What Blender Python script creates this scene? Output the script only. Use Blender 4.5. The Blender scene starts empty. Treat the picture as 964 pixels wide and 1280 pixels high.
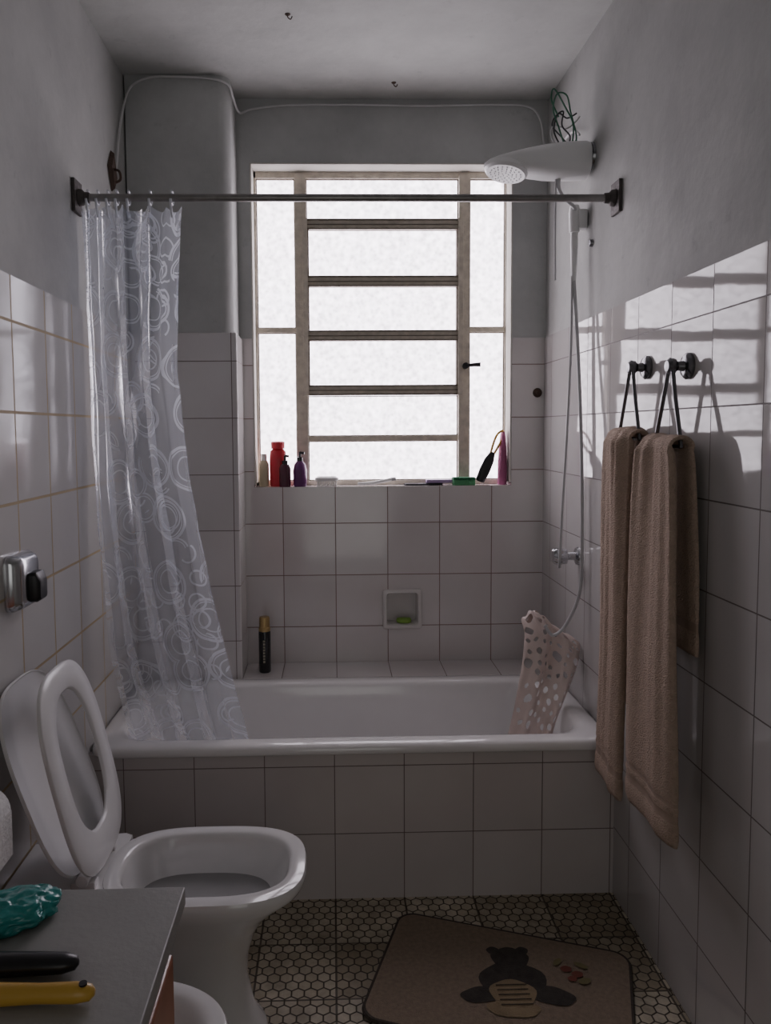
import bpy, bmesh, math, random
from mathutils import Vector, Matrix, noise
random.seed(4)
S=bpy.context.scene; C=S.collection
V=Vector; pi=math.pi
# ------------------------------------------------------------------ materials
def nd(nt,t,ins=None,**k):
    n=nt.nodes.new(t)
    for a,b in k.items(): setattr(n,a,b)
    if ins:
        for a,b in ins.items():
            if isinstance(b,bpy.types.NodeSocket): nt.links.new(b,n.inputs[a])
            else: n.inputs[a].default_value=b
    return n
def mth(nt,op,a,b=None,c=None):
    ins={0:a}
    if b is not None: ins[1]=b
    if c is not None: ins[2]=c
    return nd(nt,'ShaderNodeMath',ins,operation=op).outputs[0]
def vm(nt,op,a,b=None,out=0):
    ins={0:a}
    if b is not None: ins[1]=b
    return nd(nt,'ShaderNodeVectorMath',ins,operation=op).outputs[out]
def mixc(nt,f,a,b,blend='MIX'):
    return nd(nt,'ShaderNodeMix',{0:f,6:a,7:b},data_type='RGBA',blend_type=blend).outputs[2]
def c4(c): return (c[0],c[1],c[2],1)
def newmat(name):
    m=bpy.data.materials.new(name); m.use_nodes=True; nt=m.node_tree
    return m,nt,nt.nodes['Principled BSDF']
def pmat(name,col,rough=.5,metal=0,var=.12,scale=12,bump=0,bscale=120,coat=0,alpha=1,trans=0,sheen=0,emit=0):
    m,nt,p=newmat(name)
    tc=nd(nt,'ShaderNodeTexCoord').outputs['Object']
    nz=nd(nt,'ShaderNodeTexNoise',{'Vector':tc,'Scale':scale,'Detail':4.0}).outputs[0]
    dark=tuple(x*(1-2*var) for x in col)
    nt.links.new(mixc(nt,nz,c4(dark),c4(tuple(min(1,x*(1+var)) for x in col))),p.inputs['Base Color'])
    p.inputs['Roughness'].default_value=rough; p.inputs['Metallic'].default_value=metal
    p.inputs['Coat Weight'].default_value=coat; p.inputs['Alpha'].default_value=alpha
    p.inputs['Transmission Weight'].default_value=trans
    p.inputs['Sheen Weight'].default_value=sheen
    if bump:
        b=nd(nt,'ShaderNodeTexNoise',{'Vector':tc,'Scale':bscale,'Detail':3.0}).outputs[0]
        nt.links.new(nd(nt,'ShaderNodeBump',{'Height':b,'Strength':bump,'Distance':.01}).outputs[0],p.inputs['Normal'])
    return m
def tilemat(name,axA,oA,axB,oB,size=.2,col=(.68,.655,.65),mort=(.15,.11,.10),ms=.0015,dirt=.15,tilt=.008,rough=.10,wobs=11.0,woba=.06,ior=1.65):
    m,nt,p=newmat(name)
    g=nd(nt,'ShaderNodeNewGeometry')
    sx=nd(nt,'ShaderNodeSeparateXYZ',{0:g.outputs['Position']})
    a=mth(nt,'SUBTRACT',sx.outputs[axA],oA-20*size); b=mth(nt,'SUBTRACT',sx.outputs[axB],oB-20*size)
    cv=nd(nt,'ShaderNodeCombineXYZ',{0:a,1:b}).outputs[0]
    br=nd(nt,'ShaderNodeTexBrick',{'Vector':cv,'Color1':c4(col),'Color2':c4(tuple(x*.92 for x in col)),'Mortar':c4(mort),'Scale':1.0,
        'Mortar Size':ms,'Mortar Smooth':.1,'Bias':0.0,'Brick Width':size,'Row Height':size},offset=0.0,squash=1.0)
    nz=nd(nt,'ShaderNodeTexNoise',{'Vector':g.outputs['Position'],'Scale':3.0,'Detail':6.0}).outputs[0]
    nz=nd(nt,'ShaderNodeMapRange',{0:nz,1:.35,2:.7,3:0.0,4:1.0}).outputs[0]
    nt.links.new(mixc(nt,mth(nt,'MULTIPLY',nz,dirt),br.outputs[0],c4((col[0]*.45,col[1]*.36,col[2]*.33))),p.inputs['Base Color'])
    nt.links.new(mth(nt,'ADD',mth(nt,'MULTIPLY',br.outputs['Fac'],.6),rough),p.inputs['Roughness'])
    p.inputs['IOR'].default_value=ior
    cell=vm(nt,'FLOOR',vm(nt,'MULTIPLY',cv,(1/size,1/size,1)))
    wn=nd(nt,'ShaderNodeTexWhiteNoise',{'Vector':cell}).outputs['Color']
    off=vm(nt,'MULTIPLY',vm(nt,'SUBTRACT',wn,(.5,.5,.5)),(tilt*2,)*3)
    wob=nd(nt,'ShaderNodeTexNoise',{'Vector':g.outputs['Position'],'Scale':wobs,'Detail':1.0}).outputs[0]
    h=mth(nt,'ADD',mth(nt,'MULTIPLY',br.outputs['Fac'],-.12),mth(nt,'MULTIPLY',wob,woba))
    bp=nd(nt,'ShaderNodeBump',{'Height':h,'Strength':.6,'Distance':.01}).outputs[0]
    nt.links.new(vm(nt,'NORMALIZE',vm(nt,'ADD',bp,off)),p.inputs['Normal'])
    return m
def paintmat(name,col=(.44,.445,.445)):
    m,nt,p=newmat(name)
    g=nd(nt,'ShaderNodeNewGeometry').outputs['Position']
    n1=nd(nt,'ShaderNodeTexNoise',{'Vector':g,'Scale':2.6,'Detail':9.0,'Roughness':.68}).outputs[0]
    n1=nd(nt,'ShaderNodeMapRange',{0:n1,1:.35,2:.66,3:0.0,4:1.0}).outputs[0]
    base=mixc(nt,n1,c4(tuple(x*.80 for x in col)),c4(col))
    n3=nd(nt,'ShaderNodeTexNoise',{'Vector':vm(nt,'ADD',g,(7.3,1.1,2.2)),'Scale':14.0,'Detail':6.0,'Roughness':.7}).outputs[0]
    n3=nd(nt,'ShaderNodeMapRange',{0:n3,1:.62,2:.74,3:0.0,4:.4}).outputs[0]
    nt.links.new(mixc(nt,n3,base,c4(tuple(x*.5 for x in col))),p.inputs['Base Color'])
    p.inputs['Roughness'].default_value=.8; p.inputs['Specular IOR Level'].default_value=.25
    n2=nd(nt,'ShaderNodeTexNoise',{'Vector':g,'Scale':9.0,'Detail':7.0}).outputs[0]
    nt.links.new(nd(nt,'ShaderNodeBump',{'Height':n2,'Strength':.4,'Distance':.012}).outputs[0],p.inputs['Normal'])
    return m
def hexmat(name,s=.031):
    m,nt,p=newmat(name)
    g=nd(nt,'ShaderNodeNewGeometry').outputs['Position']
    sc=vm(nt,'MULTIPLY',g,(1/s,1/s,0))
    pp=vm(nt,'ADD',sc,(200,200*1.7320508,0))
    r=(1,1.7320508,1); h=(.5,.8660254,0)
    a=vm(nt,'SUBTRACT',vm(nt,'MODULO',pp,r),h)
    b=vm(nt,'SUBTRACT',vm(nt,'MODULO',vm(nt,'ADD',pp,h),r),h)
    la=vm(nt,'LENGTH',a,out='Value'); lb=vm(nt,'LENGTH',b,out='Value')
    f=mth(nt,'LESS_THAN',lb,la)
    sel=nd(nt,'ShaderNodeMix',{0:f,4:a,5:b},data_type='VECTOR').outputs[1]
    cellid=vm(nt,'SUBTRACT',pp,sel)
    ab=vm(nt,'ABSOLUTE',sel)
    d=vm(nt,'DOT_PRODUCT',ab,(.5,.8660254,0),out='Value')
    sx=nd(nt,'ShaderNodeSeparateXYZ',{0:ab}).outputs[0]
    hd=mth(nt,'MAXIMUM',d,sx)
    grout=nd(nt,'ShaderNodeMapRange',{0:hd,1:.425,2:.455,3:0.0,4:1.0}).outputs[0]
    wn=nd(nt,'ShaderNodeTexWhiteNoise',{'Vector':vm(nt,'FLOOR',vm(nt,'MULTIPLY',cellid,(2.02,2.02,0)))}).outputs['Value']
    base=mixc(nt,wn,c4((.52,.46,.34)),c4((.70,.64,.51)))
    wp=vm(nt,'ADD',g,(10.0,10.05,0))
    br=nd(nt,'ShaderNodeTexBrick',{'Vector':wp,'Color1':c4((1,1,1)),'Color2':c4((.42,.38,.32)),'Mortar':c4((.08,.07,.06)),'Scale':1.0,
        'Mortar Size':.0028,'Mortar Smooth':.1,'Bias':-.15,'Brick Width':.2,'Row Height':.2},offset=0.0)
    base=mixc(nt,1.0,base,br.outputs[0],'MULTIPLY')
    nz=nd(nt,'ShaderNodeTexNoise',{'Vector':g,'Scale':8.0,'Detail':8.0,'Roughness':.75}).outputs[0]
    nz=nd(nt,'ShaderNodeMapRange',{0:nz,1:.40,2:.70,3:.05,4:.8}).outputs[0]
    base=mixc(nt,nz,base,c4((.15,.125,.085)))
    nt.links.new(mixc(nt,grout,base,c4((.06,.05,.038))),p.inputs['Base Color'])
    nt.links.new(mth(nt,'ADD',mth(nt,'MULTIPLY',grout,.4),.45),p.inputs['Roughness'])
    nt.links.new(nd(nt,'ShaderNodeBump',{'Height':mth(nt,'MULTIPLY',grout,-.12),'Strength':.5,'Distance':.01}).outputs[0],p.inputs['Normal'])
    return m
EMIT=5.6
def glassmat():
    m,nt,p=newmat('hammered_glass')
    g=nd(nt,'ShaderNodeNewGeometry').outputs['Position']
    vo=nd(nt,'ShaderNodeTexVoronoi',{'Vector':g,'Scale':65.0},feature='SMOOTH_F1').outputs['Distance']
    n1=nd(nt,'ShaderNodeTexNoise',{'Vector':g,'Scale':40.0,'Detail':2.0}).outputs[0]
    n2=nd(nt,'ShaderNodeTexNoise',{'Vector':g,'Scale':1.2,'Detail':2.0}).outputs[0]
    f=mth(nt,'ADD',mth(nt,'MULTIPLY',vo,.7),n1)
    f=nd(nt,'ShaderNodeMapRange',{0:f,1:.45,2:1.15,3:.66,4:1.3}).outputs[0]
    col=mixc(nt,n2,c4((.96,.87,1.0)),c4((1.0,.91,.97)))
    nt.links.new(col,p.inputs['Emission Color'])
    nt.links.new(mth(nt,'MULTIPLY',f,EMIT),p.inputs['Emission Strength'])
    p.inputs['Base Color'].default_value=(.35,.35,.36,1); p.inputs['Roughness'].default_value=.25
    nt.links.new(nd(nt,'ShaderNodeBump',{'Height':n1,'Strength':.5,'Distance':.004}).outputs[0],p.inputs['Normal'])
    return m
def curtainmat():
    m=bpy.data.materials.new('curtain_plastic'); m.use_nodes=True; nt=m.node_tree; nt.nodes.clear()
    uv=nd(nt,'ShaderNodeTexCoord').outputs['UV']
    wn=nd(nt,'ShaderNodeTexNoise',{'Vector':uv,'Scale':9.0,'Detail':1.0}).outputs['Color']
    p=vm(nt,'ADD',uv,vm(nt,'MULTIPLY',vm(nt,'SUBTRACT',wn,(.5,.5,.5)),(.02,.02,0)))
    tot=None
    for sc,offs,rr,thr in ((6.6,(.02,.05,0),((.40,.026),(.345,.012),(.22,.014)),.40),(8.6,(.37,.21,0),((.34,.022),(.27,.014)),.53),(14.0,(.11,.77,0),((.33,.04),),.57)):
        v=nd(nt,'ShaderNodeTexVoronoi',{'Vector':vm(nt,'ADD',p,offs),'Scale':sc,'Randomness':.5},voronoi_dimensions='2D').outputs['Distance']
        n=nd(nt,'ShaderNodeTexNoise',{'Vector':vm(nt,'ADD',p,(sc,0,0)),'Scale':4.0}).outputs[0]
        on=mth(nt,'GREATER_THAN',n,thr)
        for r,w in rr:
            k=mth(nt,'MULTIPLY',mth(nt,'LESS_THAN',mth(nt,'ABSOLUTE',mth(nt,'SUBTRACT',v,r)),w),on)
            tot=k if tot is None else mth(nt,'MAXIMUM',tot,k)
    # the print is fainter towards the gathered edge of the sheet
    ux=nd(nt,'ShaderNodeSeparateXYZ',{0:uv}).outputs[0]
    fade=nd(nt,'ShaderNodeMapRange',{0:ux,1:.15,2:.6,3:.22,4:.50}).outputs[0]
    fac=mth(nt,'ADD',mth(nt,'MULTIPLY',tot,fade),.28)
    tr=nd(nt,'ShaderNodeBsdfTransparent',{0:(.94,.96,1,1)})
    tl=nd(nt,'ShaderNodeBsdfTranslucent',{0:(.87,.91,1,1)})
    df=nd(nt,'ShaderNodeBsdfDiffuse',{0:(.80,.84,.93,1)})
    gl=nd(nt,'ShaderNodeBsdfGlossy',{0:(1,1,1,1),'Roughness':.16})
    m1=nd(nt,'ShaderNodeMixShader',{0:.5,1:tl.outputs[0],2:df.outputs[0]})
    m3=nd(nt,'ShaderNodeMixShader',{0:fac,1:tr.outputs[0],2:m1.outputs[0]})
    lw=nd(nt,'ShaderNodeLayerWeight',{'Blend':.25}).outputs['Fresnel']
    m4=nd(nt,'ShaderNodeMixShader',{0:mth(nt,'MULTIPLY',lw,.45),1:m3.outputs[0],2:gl.outputs[0]})
    out=nd(nt,'ShaderNodeOutputMaterial',{0:m4.outputs[0]})
    return m
# ------------------------------------------------------------------ geometry
def catmull(P,n=8,closed=False):
    P=[V(p) for p in P]; out=[]
    L=len(P); rng=range(L if closed else L-1)
    for i in rng:
        if closed: a,b,c,d=P[(i-1)%L],P[i],P[(i+1)%L],P[(i+2)%L]
        else: a,b,c,d=P[max(i-1,0)],P[i],P[i+1],P[min(i+2,L-1)]
        for k in range(n):
            t=k/n
            out.append(.5*((2*b)+(c-a)*t+(2*a-5*b+4*c-d)*t*t+(3*b-a-3*c+d)*t**3))
    if not closed: out.append(P[-1])
    return out
def frame(ax):
    ax=V(ax).normalized(); u=ax.cross(V((0,0,1)))
    if u.length<.01: u=ax.cross(V((0,1,0)))
    u.normalize(); return u,ax.cross(u).normalized(),ax
class G:
    def __init__(s): s.v=[];s.f=[];s.m=[]
    def add(s,vs,fs,mi=0):
        o=len(s.v); s.v+= [V(x) for x in vs]; s.f+=[tuple(i+o for i in f) for f in fs]; s.m+=[mi]*len(fs); return s
    def box(s,a,b,mi=0):
        x0,y0,z0=a;x1,y1,z1=b
        return s.add([(x0,y0,z0),(x1,y0,z0),(x1,y1,z0),(x0,y1,z0),(x0,y0,z1),(x1,y0,z1),(x1,y1,z1),(x0,y1,z1)],
            [(0,3,2,1),(4,5,6,7),(0,1,5,4),(1,2,6,5),(2,3,7,6),(3,0,4,7)],mi)
    def loft(s,R,c0=True,c1=True,mi=0,loop=False):
        n=len(R[0]); vs=[p for r in R for p in r]; fs=[]
        K=len(R)
        for k in range(K if loop else K-1):
            a=k*n; b=((k+1)%K)*n
            for i in range(n): j=(i+1)%n; fs.append((a+i,a+j,b+j,b+i))
        if not loop:
            if c0: fs.append(tuple(range(n))[::-1])
            if c1: fs.append(tuple((K-1)*n+i for i in range(n)))
        return s.add(vs,fs,mi)
    def tube(s,P,r,seg=10,mi=0,closed=False):
        P=[V(p) for p in P]; R=[]; u=None; L=len(P)
        for i,p in enumerate(P):
            if closed: t=P[(i+1)%L]-P[(i-1)%L]
            else: t=P[min(i+1,L-1)]-P[max(i-1,0)]
            t.normalize()
            if u is None: u=frame(t)[0]
            u=(u-t*u.dot(t)).normalized(); w=t.cross(u)
            rr=r[i] if isinstance(r,(list,tuple)) else r
            R.append([p+u*math.cos(2*pi*k/seg)*rr+w*math.sin(2*pi*k/seg)*rr for k in range(seg)])
        return s.loft(R,mi=mi,loop=closed)
    def lathe(s,c,ax,prof,seg=28,mi=0,sc=(1,1)):
        u,w,a=frame(ax); c=V(c)
        R=[[c+a*h+u*math.cos(2*pi*k/seg)*max(r,1e-4)*sc[0]+w*math.sin(2*pi*k/seg)*max(r,1e-4)*sc[1] for k in range(seg)] for r,h in prof]
        return s.loft(R,mi=mi)
    def make(s,name,mats,parent=None,base=None,smooth=True,angle=40,bevel=0,bseg=3,sub=0,solid=0,recalc=True):
        if not isinstance(mats,(list,tuple)): mats=[mats]
        if parent is not None: base=parent.location.copy()
        elif base is None:
            xs=[p.x for p in s.v];ys=[p.y for p in s.v];zs=[p.z for p in s.v]
            base=V(((min(xs)+max(xs))/2,(min(ys)+max(ys))/2,min(zs)))
        base=V(base)
        me=bpy.data.meshes.new(name); me.from_pydata([p-base for p in s.v],[],s.f)
        for m in mats: me.materials.append(m)
        for p,mi in zip(me.polygons,s.m): p.material_index=mi
        if recalc:
            bm=bmesh.new(); bm.from_mesh(me); bmesh.ops.recalc_face_normals(bm,faces=bm.faces); bm.to_mesh(me); bm.free()
        if smooth:
            for p in me.polygons: p.use_smooth=True
            me.set_sharp_from_angle(angle=math.radians(angle))
        o=bpy.data.objects.new(name,me); C.objects.link(o)
        if parent is not None: o.parent=parent
        else: o.location=base
        if solid: md=o.modifiers.new('s','SOLIDIFY'); md.thickness=solid
        if bevel:
            md=o.modifiers.new('b','BEVEL'); md.width=bevel; md.segments=bseg; md.limit_method='ANGLE'; md.angle_limit=math.radians(50)
        if sub: md=o.modifiers.new('u','SUBSURF'); md.levels=sub; md.render_levels=sub
        return o
def tag(o,label,cat,group=None):
    o['label']=label;o['category']=cat
    if group:o['group']=group
    return o
def thing(name,base,label,cat,group=None):
    o=bpy.data.objects.new(name,None); o.empty_display_size=.05; o.location=V(base); C.objects.link(o)
    return tag(o,label,cat,group)
def struct(o,label,cat):
    o['kind']='structure'; return tag(o,label,cat)
def rrect(cx,cy,hx,hy,r,z,n=8):
    out=[]
    for sx,sy,a0 in ((1,1,0),(-1,1,pi/2),(-1,-1,pi),(1,-1,3*pi/2)):
        for k in range(n+1):
            a=a0+pi/2*k/n
            out.append(V((cx+sx*(hx-r)+r*math.cos(a),cy+sy*(hy-r)+r*math.sin(a),z)))
    return out
# ------------------------------------------------------------------ palette
M_tb=tilemat('tile_back',0,.012,2,0.0,mort=(.22,.13,.11),ms=.0016,col=(.70,.665,.655))
M_tr=tilemat('tile_right',1,.23,2,0.0,mort=(.13,.11,.10),ms=.0017,rough=.045,col=(.56,.545,.535),wobs=12.0,woba=.035,tilt=.009,ior=1.55)
M_tl=tilemat('tile_left',1,.13,2,0.0,mort=(.42,.33,.19),ms=.0034,rough=.10,col=(.58,.57,.55),ior=1.5)
M_ta=tilemat('tile_apron',0,.0,2,-.005,ms=.0013,col=(.64,.60,.585))
M_tt=tilemat('tile_ledge',0,.012,1,.73)
M_tp=tilemat('tile_pillar',0,.05,2,0.0)
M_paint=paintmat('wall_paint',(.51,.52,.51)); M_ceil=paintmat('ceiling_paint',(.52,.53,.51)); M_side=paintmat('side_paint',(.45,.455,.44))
M_reveal=paintmat('reveal_paint',(.62,.60,.55))
M_floor=hexmat('hex_floor'); M_glass=glassmat()
M_frame=pmat('window_frame_paint',(.66,.60,.50),.5,bump=.3,bscale=60,var=.22,scale=35)
M_fdark=pmat('window_frame_edge',(.18,.145,.11),.6,bump=.3,bscale=60,var=.2,scale=25)
M_enamel=pmat('white_enamel',(.83,.82,.815),.12,var=.02,coat=.4)
M_cer=pmat('white_ceramic',(.75,.75,.745),.1,var=.03,coat=.5)
M_seat=pmat('seat_plastic',(.78,.78,.78),.22,var=.02)
M_chrome=pmat('chrome',(.55,.56,.58),.18,metal=1,var=.05)
M_dchrome=pmat('dark_chrome',(.20,.20,.21),.22,metal=1,var=.1)
M_rod=pmat('steel_rod',(.30,.29,.28),.35,metal=.9,var=.2,scale=30)
M_rust=pmat('rusted_plate',(.12,.08,.06),.7,metal=.4,var=.4,bump=.3)
M_plate=pmat('dull_metal_plate',(.10,.09,.085),.6,metal=.5,var=.3,bump=.3)
M_white=pmat('white_plastic',(.76,.765,.76),.3,var=.03)
M_grey=pmat('grey_plastic',(.50,.50,.52),.35,var=.05)
M_black=pmat('black_plastic',(.012,.012,.014),.35,var=.2)
M_towel=pmat('brown_terry',(.58,.44,.345),.95,var=.13,scale=60,bump=.9,bscale=280)
M_hem=pmat('towel_woven_band',(.40,.30,.235),.8,var=.08,scale=30)
M_curt=curtainmat()
M_cable=pmat('white_cable',(.62,.62,.62),.5,var=.1)
# ------------------------------------------------------------------ room
XL,XR,YB,H=-.70,.81,2.93,2.575
g=G().box((XL-.1,-.9,-.08),(XR+.1,YB+.2,0))
struct(g.make('floor',M_floor,smooth=False),'worn hexagonal mosaic floor with dark grout','floor')
g=G().box((XL-.1,-.9,H),(XR+.1,YB+.25,H+.08))
struct(g.make('ceiling',M_ceil,smooth=False),'dull grey painted plaster ceiling','ceiling')
g=G().box((XR,-.9,0),(XR+.1,YB+.2,1.70),0).box((XR+.006,-.9,1.70),(XR+.1,YB+.2,H),1)
struct(g.make('wall_right',[M_tr,M_side],smooth=False),'wall with glossy square tiles below grey paint','wall')
g=G().box((XL-.1,-.9,0),(XL,YB+.2,1.70),0).box((XL-.1,-.9,1.70),(XL-.006,YB+.2,H),1)
struct(g.make('wall_left',[M_tl,M_side],smooth=False),'wall with off-white square tiles below grey paint','wall')
WX0,WX1,WZ0,WZ1=-.295,.687,1.14,2.344
xs=[XL-.05,WX0,.20,.335,WX1,XR+.05]; zs=[0,.595,.735,WZ0,1.70,WZ1,H]
g=G()
for i in range(5):
    for j in range(6):
        if 1<=i<=3 and 3<=j<=4: continue
        if i==2 and j==1: continue
        t=zs[j]<1.69
        g.box((xs[i],YB if t else YB+.008,zs[j]),(xs[i+1],YB+.21,zs[j+1]),0 if t else 1)
struct(g.make('wall_back',[M_tb,M_paint],smooth=False),'window wall with square tiles below grey paint','wall')
g=G().box((WX0,YB+.001,WZ0+.012),(WX0+.006,3.015,WZ1)).box((WX1-.006,YB+.001,WZ0+.012),(WX1,3.015,WZ1)).box((WX0+.006,YB+.001,WZ1-.006),(WX1-.006,3.015,WZ1))
struct(g.make('trim_2',M_reveal,smooth=False,bevel=.002),'beige painted lining of the window opening','window lining')
g=G().box((XL,2.74,0),(-.33,YB,1.70),0); o=g.make('wall_pillar',[M_tp,M_paint],smooth=True,bevel=.006)
struct(o,'tiled lower part of the corner pipe column','wall')
g=G(); r=.045; P=[V((XL,YB,0)),V((XL,2.75,0))]+[V((-.343-r+r*math.sin(a),2.75+r-r*math.cos(a),0)) for a in [pi/2*k/8 for k in range(9)]]+[V((-.343,YB,0))]
g.loft([[p+V((0,0,z)) for p in P] for z in (1.70,H)])
struct(g.make('wall_column',M_paint,angle=30),'rounded grey painted upper part of the corner column','wall')
g=G().box((XL-.1,-1.0,0),(-.35,-.9,H)).box((.5,-1.0,0),(XR+.1,-.9,H)).box((-.35,-1.0,2.1),(.5,-.9,H))  # unseen wall behind the camera, doorway left open to let fill light in
struct(g.make('wall_front',M_side,smooth=False),'unseen painted wall with a doorway left open to let fill light in','wall')
g=G().box((XL,2.145,0),(XR,2.17,.441))
struct(g.make('wall_bath',M_ta,smooth=False),'square tiled apron under the bathtub rim','wall')
g=G().box((-.33,2.745,0),(XR,YB,.46))
struct(g.make('trim_1',M_tt,smooth=False,bevel=.003),'tiled ledge between bathtub and window wall','ledge')
# ------------------------------------------------------------------ window
fy0,fy1=3.015,3.05
g=G()
g.box((WX0,fy0,WZ0),(-.281,fy1,WZ1)).box((.677,fy0,WZ0),(WX1,fy1,WZ1)).box((WX0,fy0,2.314),(WX1,fy1,WZ1)).box((WX0,fy0,WZ0),(WX1,fy1,1.158))
g.box((-.134,fy0-.01,1.15),(-.09,fy1,2.33)).box((.496,fy0-.01,1.15),(.54,fy1,2.33))
g.box((-.281,fy0,1.732),(-.134,fy1,1.75)).box((.54,fy0,1.732),(.677,fy1,1.75)).box((-.1,fy0,1.312),(.5,fy1,1.332))
for a,b,c,d in ((-.281,-.134,1.158,1.732),(-.281,-.134,1.75,2.314),(.54,.677,1.158,1.732),(.54,.677,1.75,2.314),(-.09,.496,2.162,2.314),(-.09,.496,1.332,1.488),(-.09,.496,1.158,1.312)):
    e=.0035
    g.box((a,3.022,c),(a+e,3.034,d),1).box((b-e,3.022,c),(b,3.034,d),1).box((a+e,3.022,c),(b-e,3.034,c+e),1).box((a+e,3.022,d-e),(b-e,3.034,d),1)
win=g.make('window_1',[M_frame,M_fdark],base=(.2,3.03,WZ0),bevel=.001,smooth=True)
struct(win,'steel window with beige bars and hammered glass','window')
g=G(); sy0,sy1=2.995,3.03
def fbox(x0,x1,z0,z1,y0=sy0,y1=sy1,mi=0): g.box((x0,y0,z0),(x1,y1,z1),mi)
fbox(-.105,-.086,1.488,2.162); fbox(.492,.512,1.488,2.162)
for a,b in ((2.120,2.160),(1.905,1.946),(1.699,1.739),(1.490,1.529)):
    fbox(-.086,.492,a+.004,b-.004,sy0+.012,sy1)
    fbox(-.086,.492,a,a+.005,sy0+.004,sy1-.001,1); fbox(-.086,.492,b-.005,b,sy0+.004,sy1-.001,1)
    m_=(a+b)/2; fbox(-.086,.492,m_-.002,m_+.001,sy0+.008,sy1-.001,1)
for a,b in ((2.120,1.946),(1.905,1.739),(1.699,1.529)):
    fbox(-.086,-.081,b,a,sy0+.006,sy1,1); fbox(.487,.492,b,a,sy0+.006,sy1,1)
g.make('sash',[M_frame,M_fdark],parent=win,bevel=.0008)
g=G()
for a,b,c,d in ((-.281,-.134,1.158,1.732),(-.281,-.134,1.75,2.318),(.54,.677,1.158,1.732),(.54,.677,1.75,2.318),(-.09,.496,2.16,2.318),
    (-.09,.496,1.945,2.122),(-.09,.496,1.738,1.905),(-.09,.496,1.528,1.70),(-.09,.496,1.332,1.488),(-.09,.496,1.158,1.312)):
    g.box((a-.003,3.032,c-.003),(b+.003,3.038,d+.003))
g.make('glass',M_glass,parent=win,smooth=False)
g=G().lathe((.52,3.0,1.60),(0,-1,0),[(0,0),(.012,0),(.012,.02),(0,.02)]).tube([(.52,2.985,1.60),(.545,2.975,1.602),(.575,2.97,1.603)],[.006,.007,.009])
g.make('latch',M_black,parent=win)
# ------------------------------------------------------------------ bathtub
g=G(); cx,cy,hx,hy=.055,2.4325,.752,.3065
prof=[(.016,.434,.06),(.003,.436,.06),(0,.441,.06),(0,.452,.065),(.005,.460,.065),(.015,.465,.065),(.05,.466,.09),(.062,.463,.10),(.072,.450,.12),(.085,.40,.14),(.115,.25,.14),(.15,.13,.13),(.19,.095,.11),(.25,.085,.05)]
g.loft([rrect(cx,cy,hx-d,hy-d*(.85 if d>.08 else 1),rr,z,10) for d,z,rr in prof],c0=False,c1=True)
tub=thing('bathtub',(cx,cy,.085),'white enamel bathtub set in a tiled surround','bathtub')
g.make('tub_shell',M_enamel,parent=tub,angle=60)
g=G().lathe((.55,2.43,.087),(0,0,1),[(0,0),(.03,0),(.028,.004),(.01,.005),(0,.003)]); g.make('drain',M_chrome,parent=tub)
# ------------------------------------------------------------------ curtain rod
RY,RZ=2.21,2.005
rod=thing('curtain_rod',(XL,RY,RZ),'dark steel shower curtain rod between two wall plates','curtain rod')
G().tube([(XL+.01,RY,RZ),(XR-.01,RY,RZ)],.0105,14).make('pole',M_rod,parent=rod)
for x,d in ((XL-.006,1),(XR+.006,-1)):
    g=G(); a,b=sorted((x,x+d*.010)); g.box((a,RY-.035,RZ-.045),(b,RY+.03,RZ+.045))
    g.lathe((x+d*.010,RY,RZ),(d,0,0),[(0,0),(.024,0),(.022,.010),(.015,.016),(.014,.03),(0,.03)])
    g.make('bracket',M_plate,parent=rod,bevel=.002)
# ------------------------------------------------------------------ shower curtain
cur=thing('shower_curtain',(-.55,2.22,.41),'translucent shower curtain with white swirling circles, gathered on the rod','shower curtain')
NU,NV=320,130
def interp(t,T):
    for (a,b),(c,d) in zip(T,T[1:]):
        if t<=c: 
            k=(t-a)/(c-a); return b+(d-b)*k
    return T[-1][1]
grid=[]
for j in range(NV+1):
    v=j/NV; z=1.984+(.425-1.984)*v; row=[]
    xl=interp(v,[(0,-.692),(.5,-.685),(.8,-.66),(1,-.605)])
    xr=interp(v,[(0,-.415),(.1,-.425),(.3,-.435),(.5,-.405),(.7,-.35),(.85,-.30),(1,-.255)])
    yb=interp(v,[(0,2.21),(.7,2.22),(.88,2.235),(1,2.262)])
    for i in range(NU+1):
        u=i/NU
        k=min(1,max(0,(u-.5)/.35)); k=k*k*(3-2*k)
        ph=2*pi*(7.0*u-2.2*u*u)+.9*math.sin(2.0*v+u*4)+1.9*noise.noise(V((u*2.6,v*1.5,0)))
        A=.029*(1-.6*k)*(.8+.8*noise.noise(V((u*4,v*1.8,7))))
        if v>.85: A*=1-.35*(v-.85)/.15
        s=math.sin(ph)
        crump=.011*noise.noise(V((u*6,v*6,3)))+.004*noise.noise(V((u*13,v*15,8)))
        y=yb+A*s+crump+.008*k*math.sin(9*v+2)
        x=xl+(xr-xl)*(u+.012*math.sin(2*ph))+.004*noise.noise(V((u*8,v*11,5)))
        x=max(x,XL+.004)
        dz=-.016*abs(math.sin(pi*u*7))*(1-v)**8
        row.append(V((x,y,z+dz+(.012*math.sin(u*9)*v**8))))
    grid.append(row)
jm=int(NV*.6); arc=[0]
for i in range(NU): arc.append(arc[-1]+(grid[jm][i+1]-grid[jm][i]).length)
vs=[p for r in grid for p in r]; uvs=[(arc[i],j/NV*1.55) for j in range(NV+1) for i in range(NU+1)]; fs=[]
for j in range(NV):
    for i in range(NU):
        a=j*(NU+1)+i; fs.append((a,a+1,a+NU+2,a+NU+1))
g=G().add(vs,fs); o=g.make('curtain_sheet',M_curt,parent=cur,recalc=False,angle=180)
ul=o.data.uv_layers.new(name='UVMap')
for l in o.data.loops: ul.data[l.index].uv=uvs[l.vertex_index]
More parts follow.
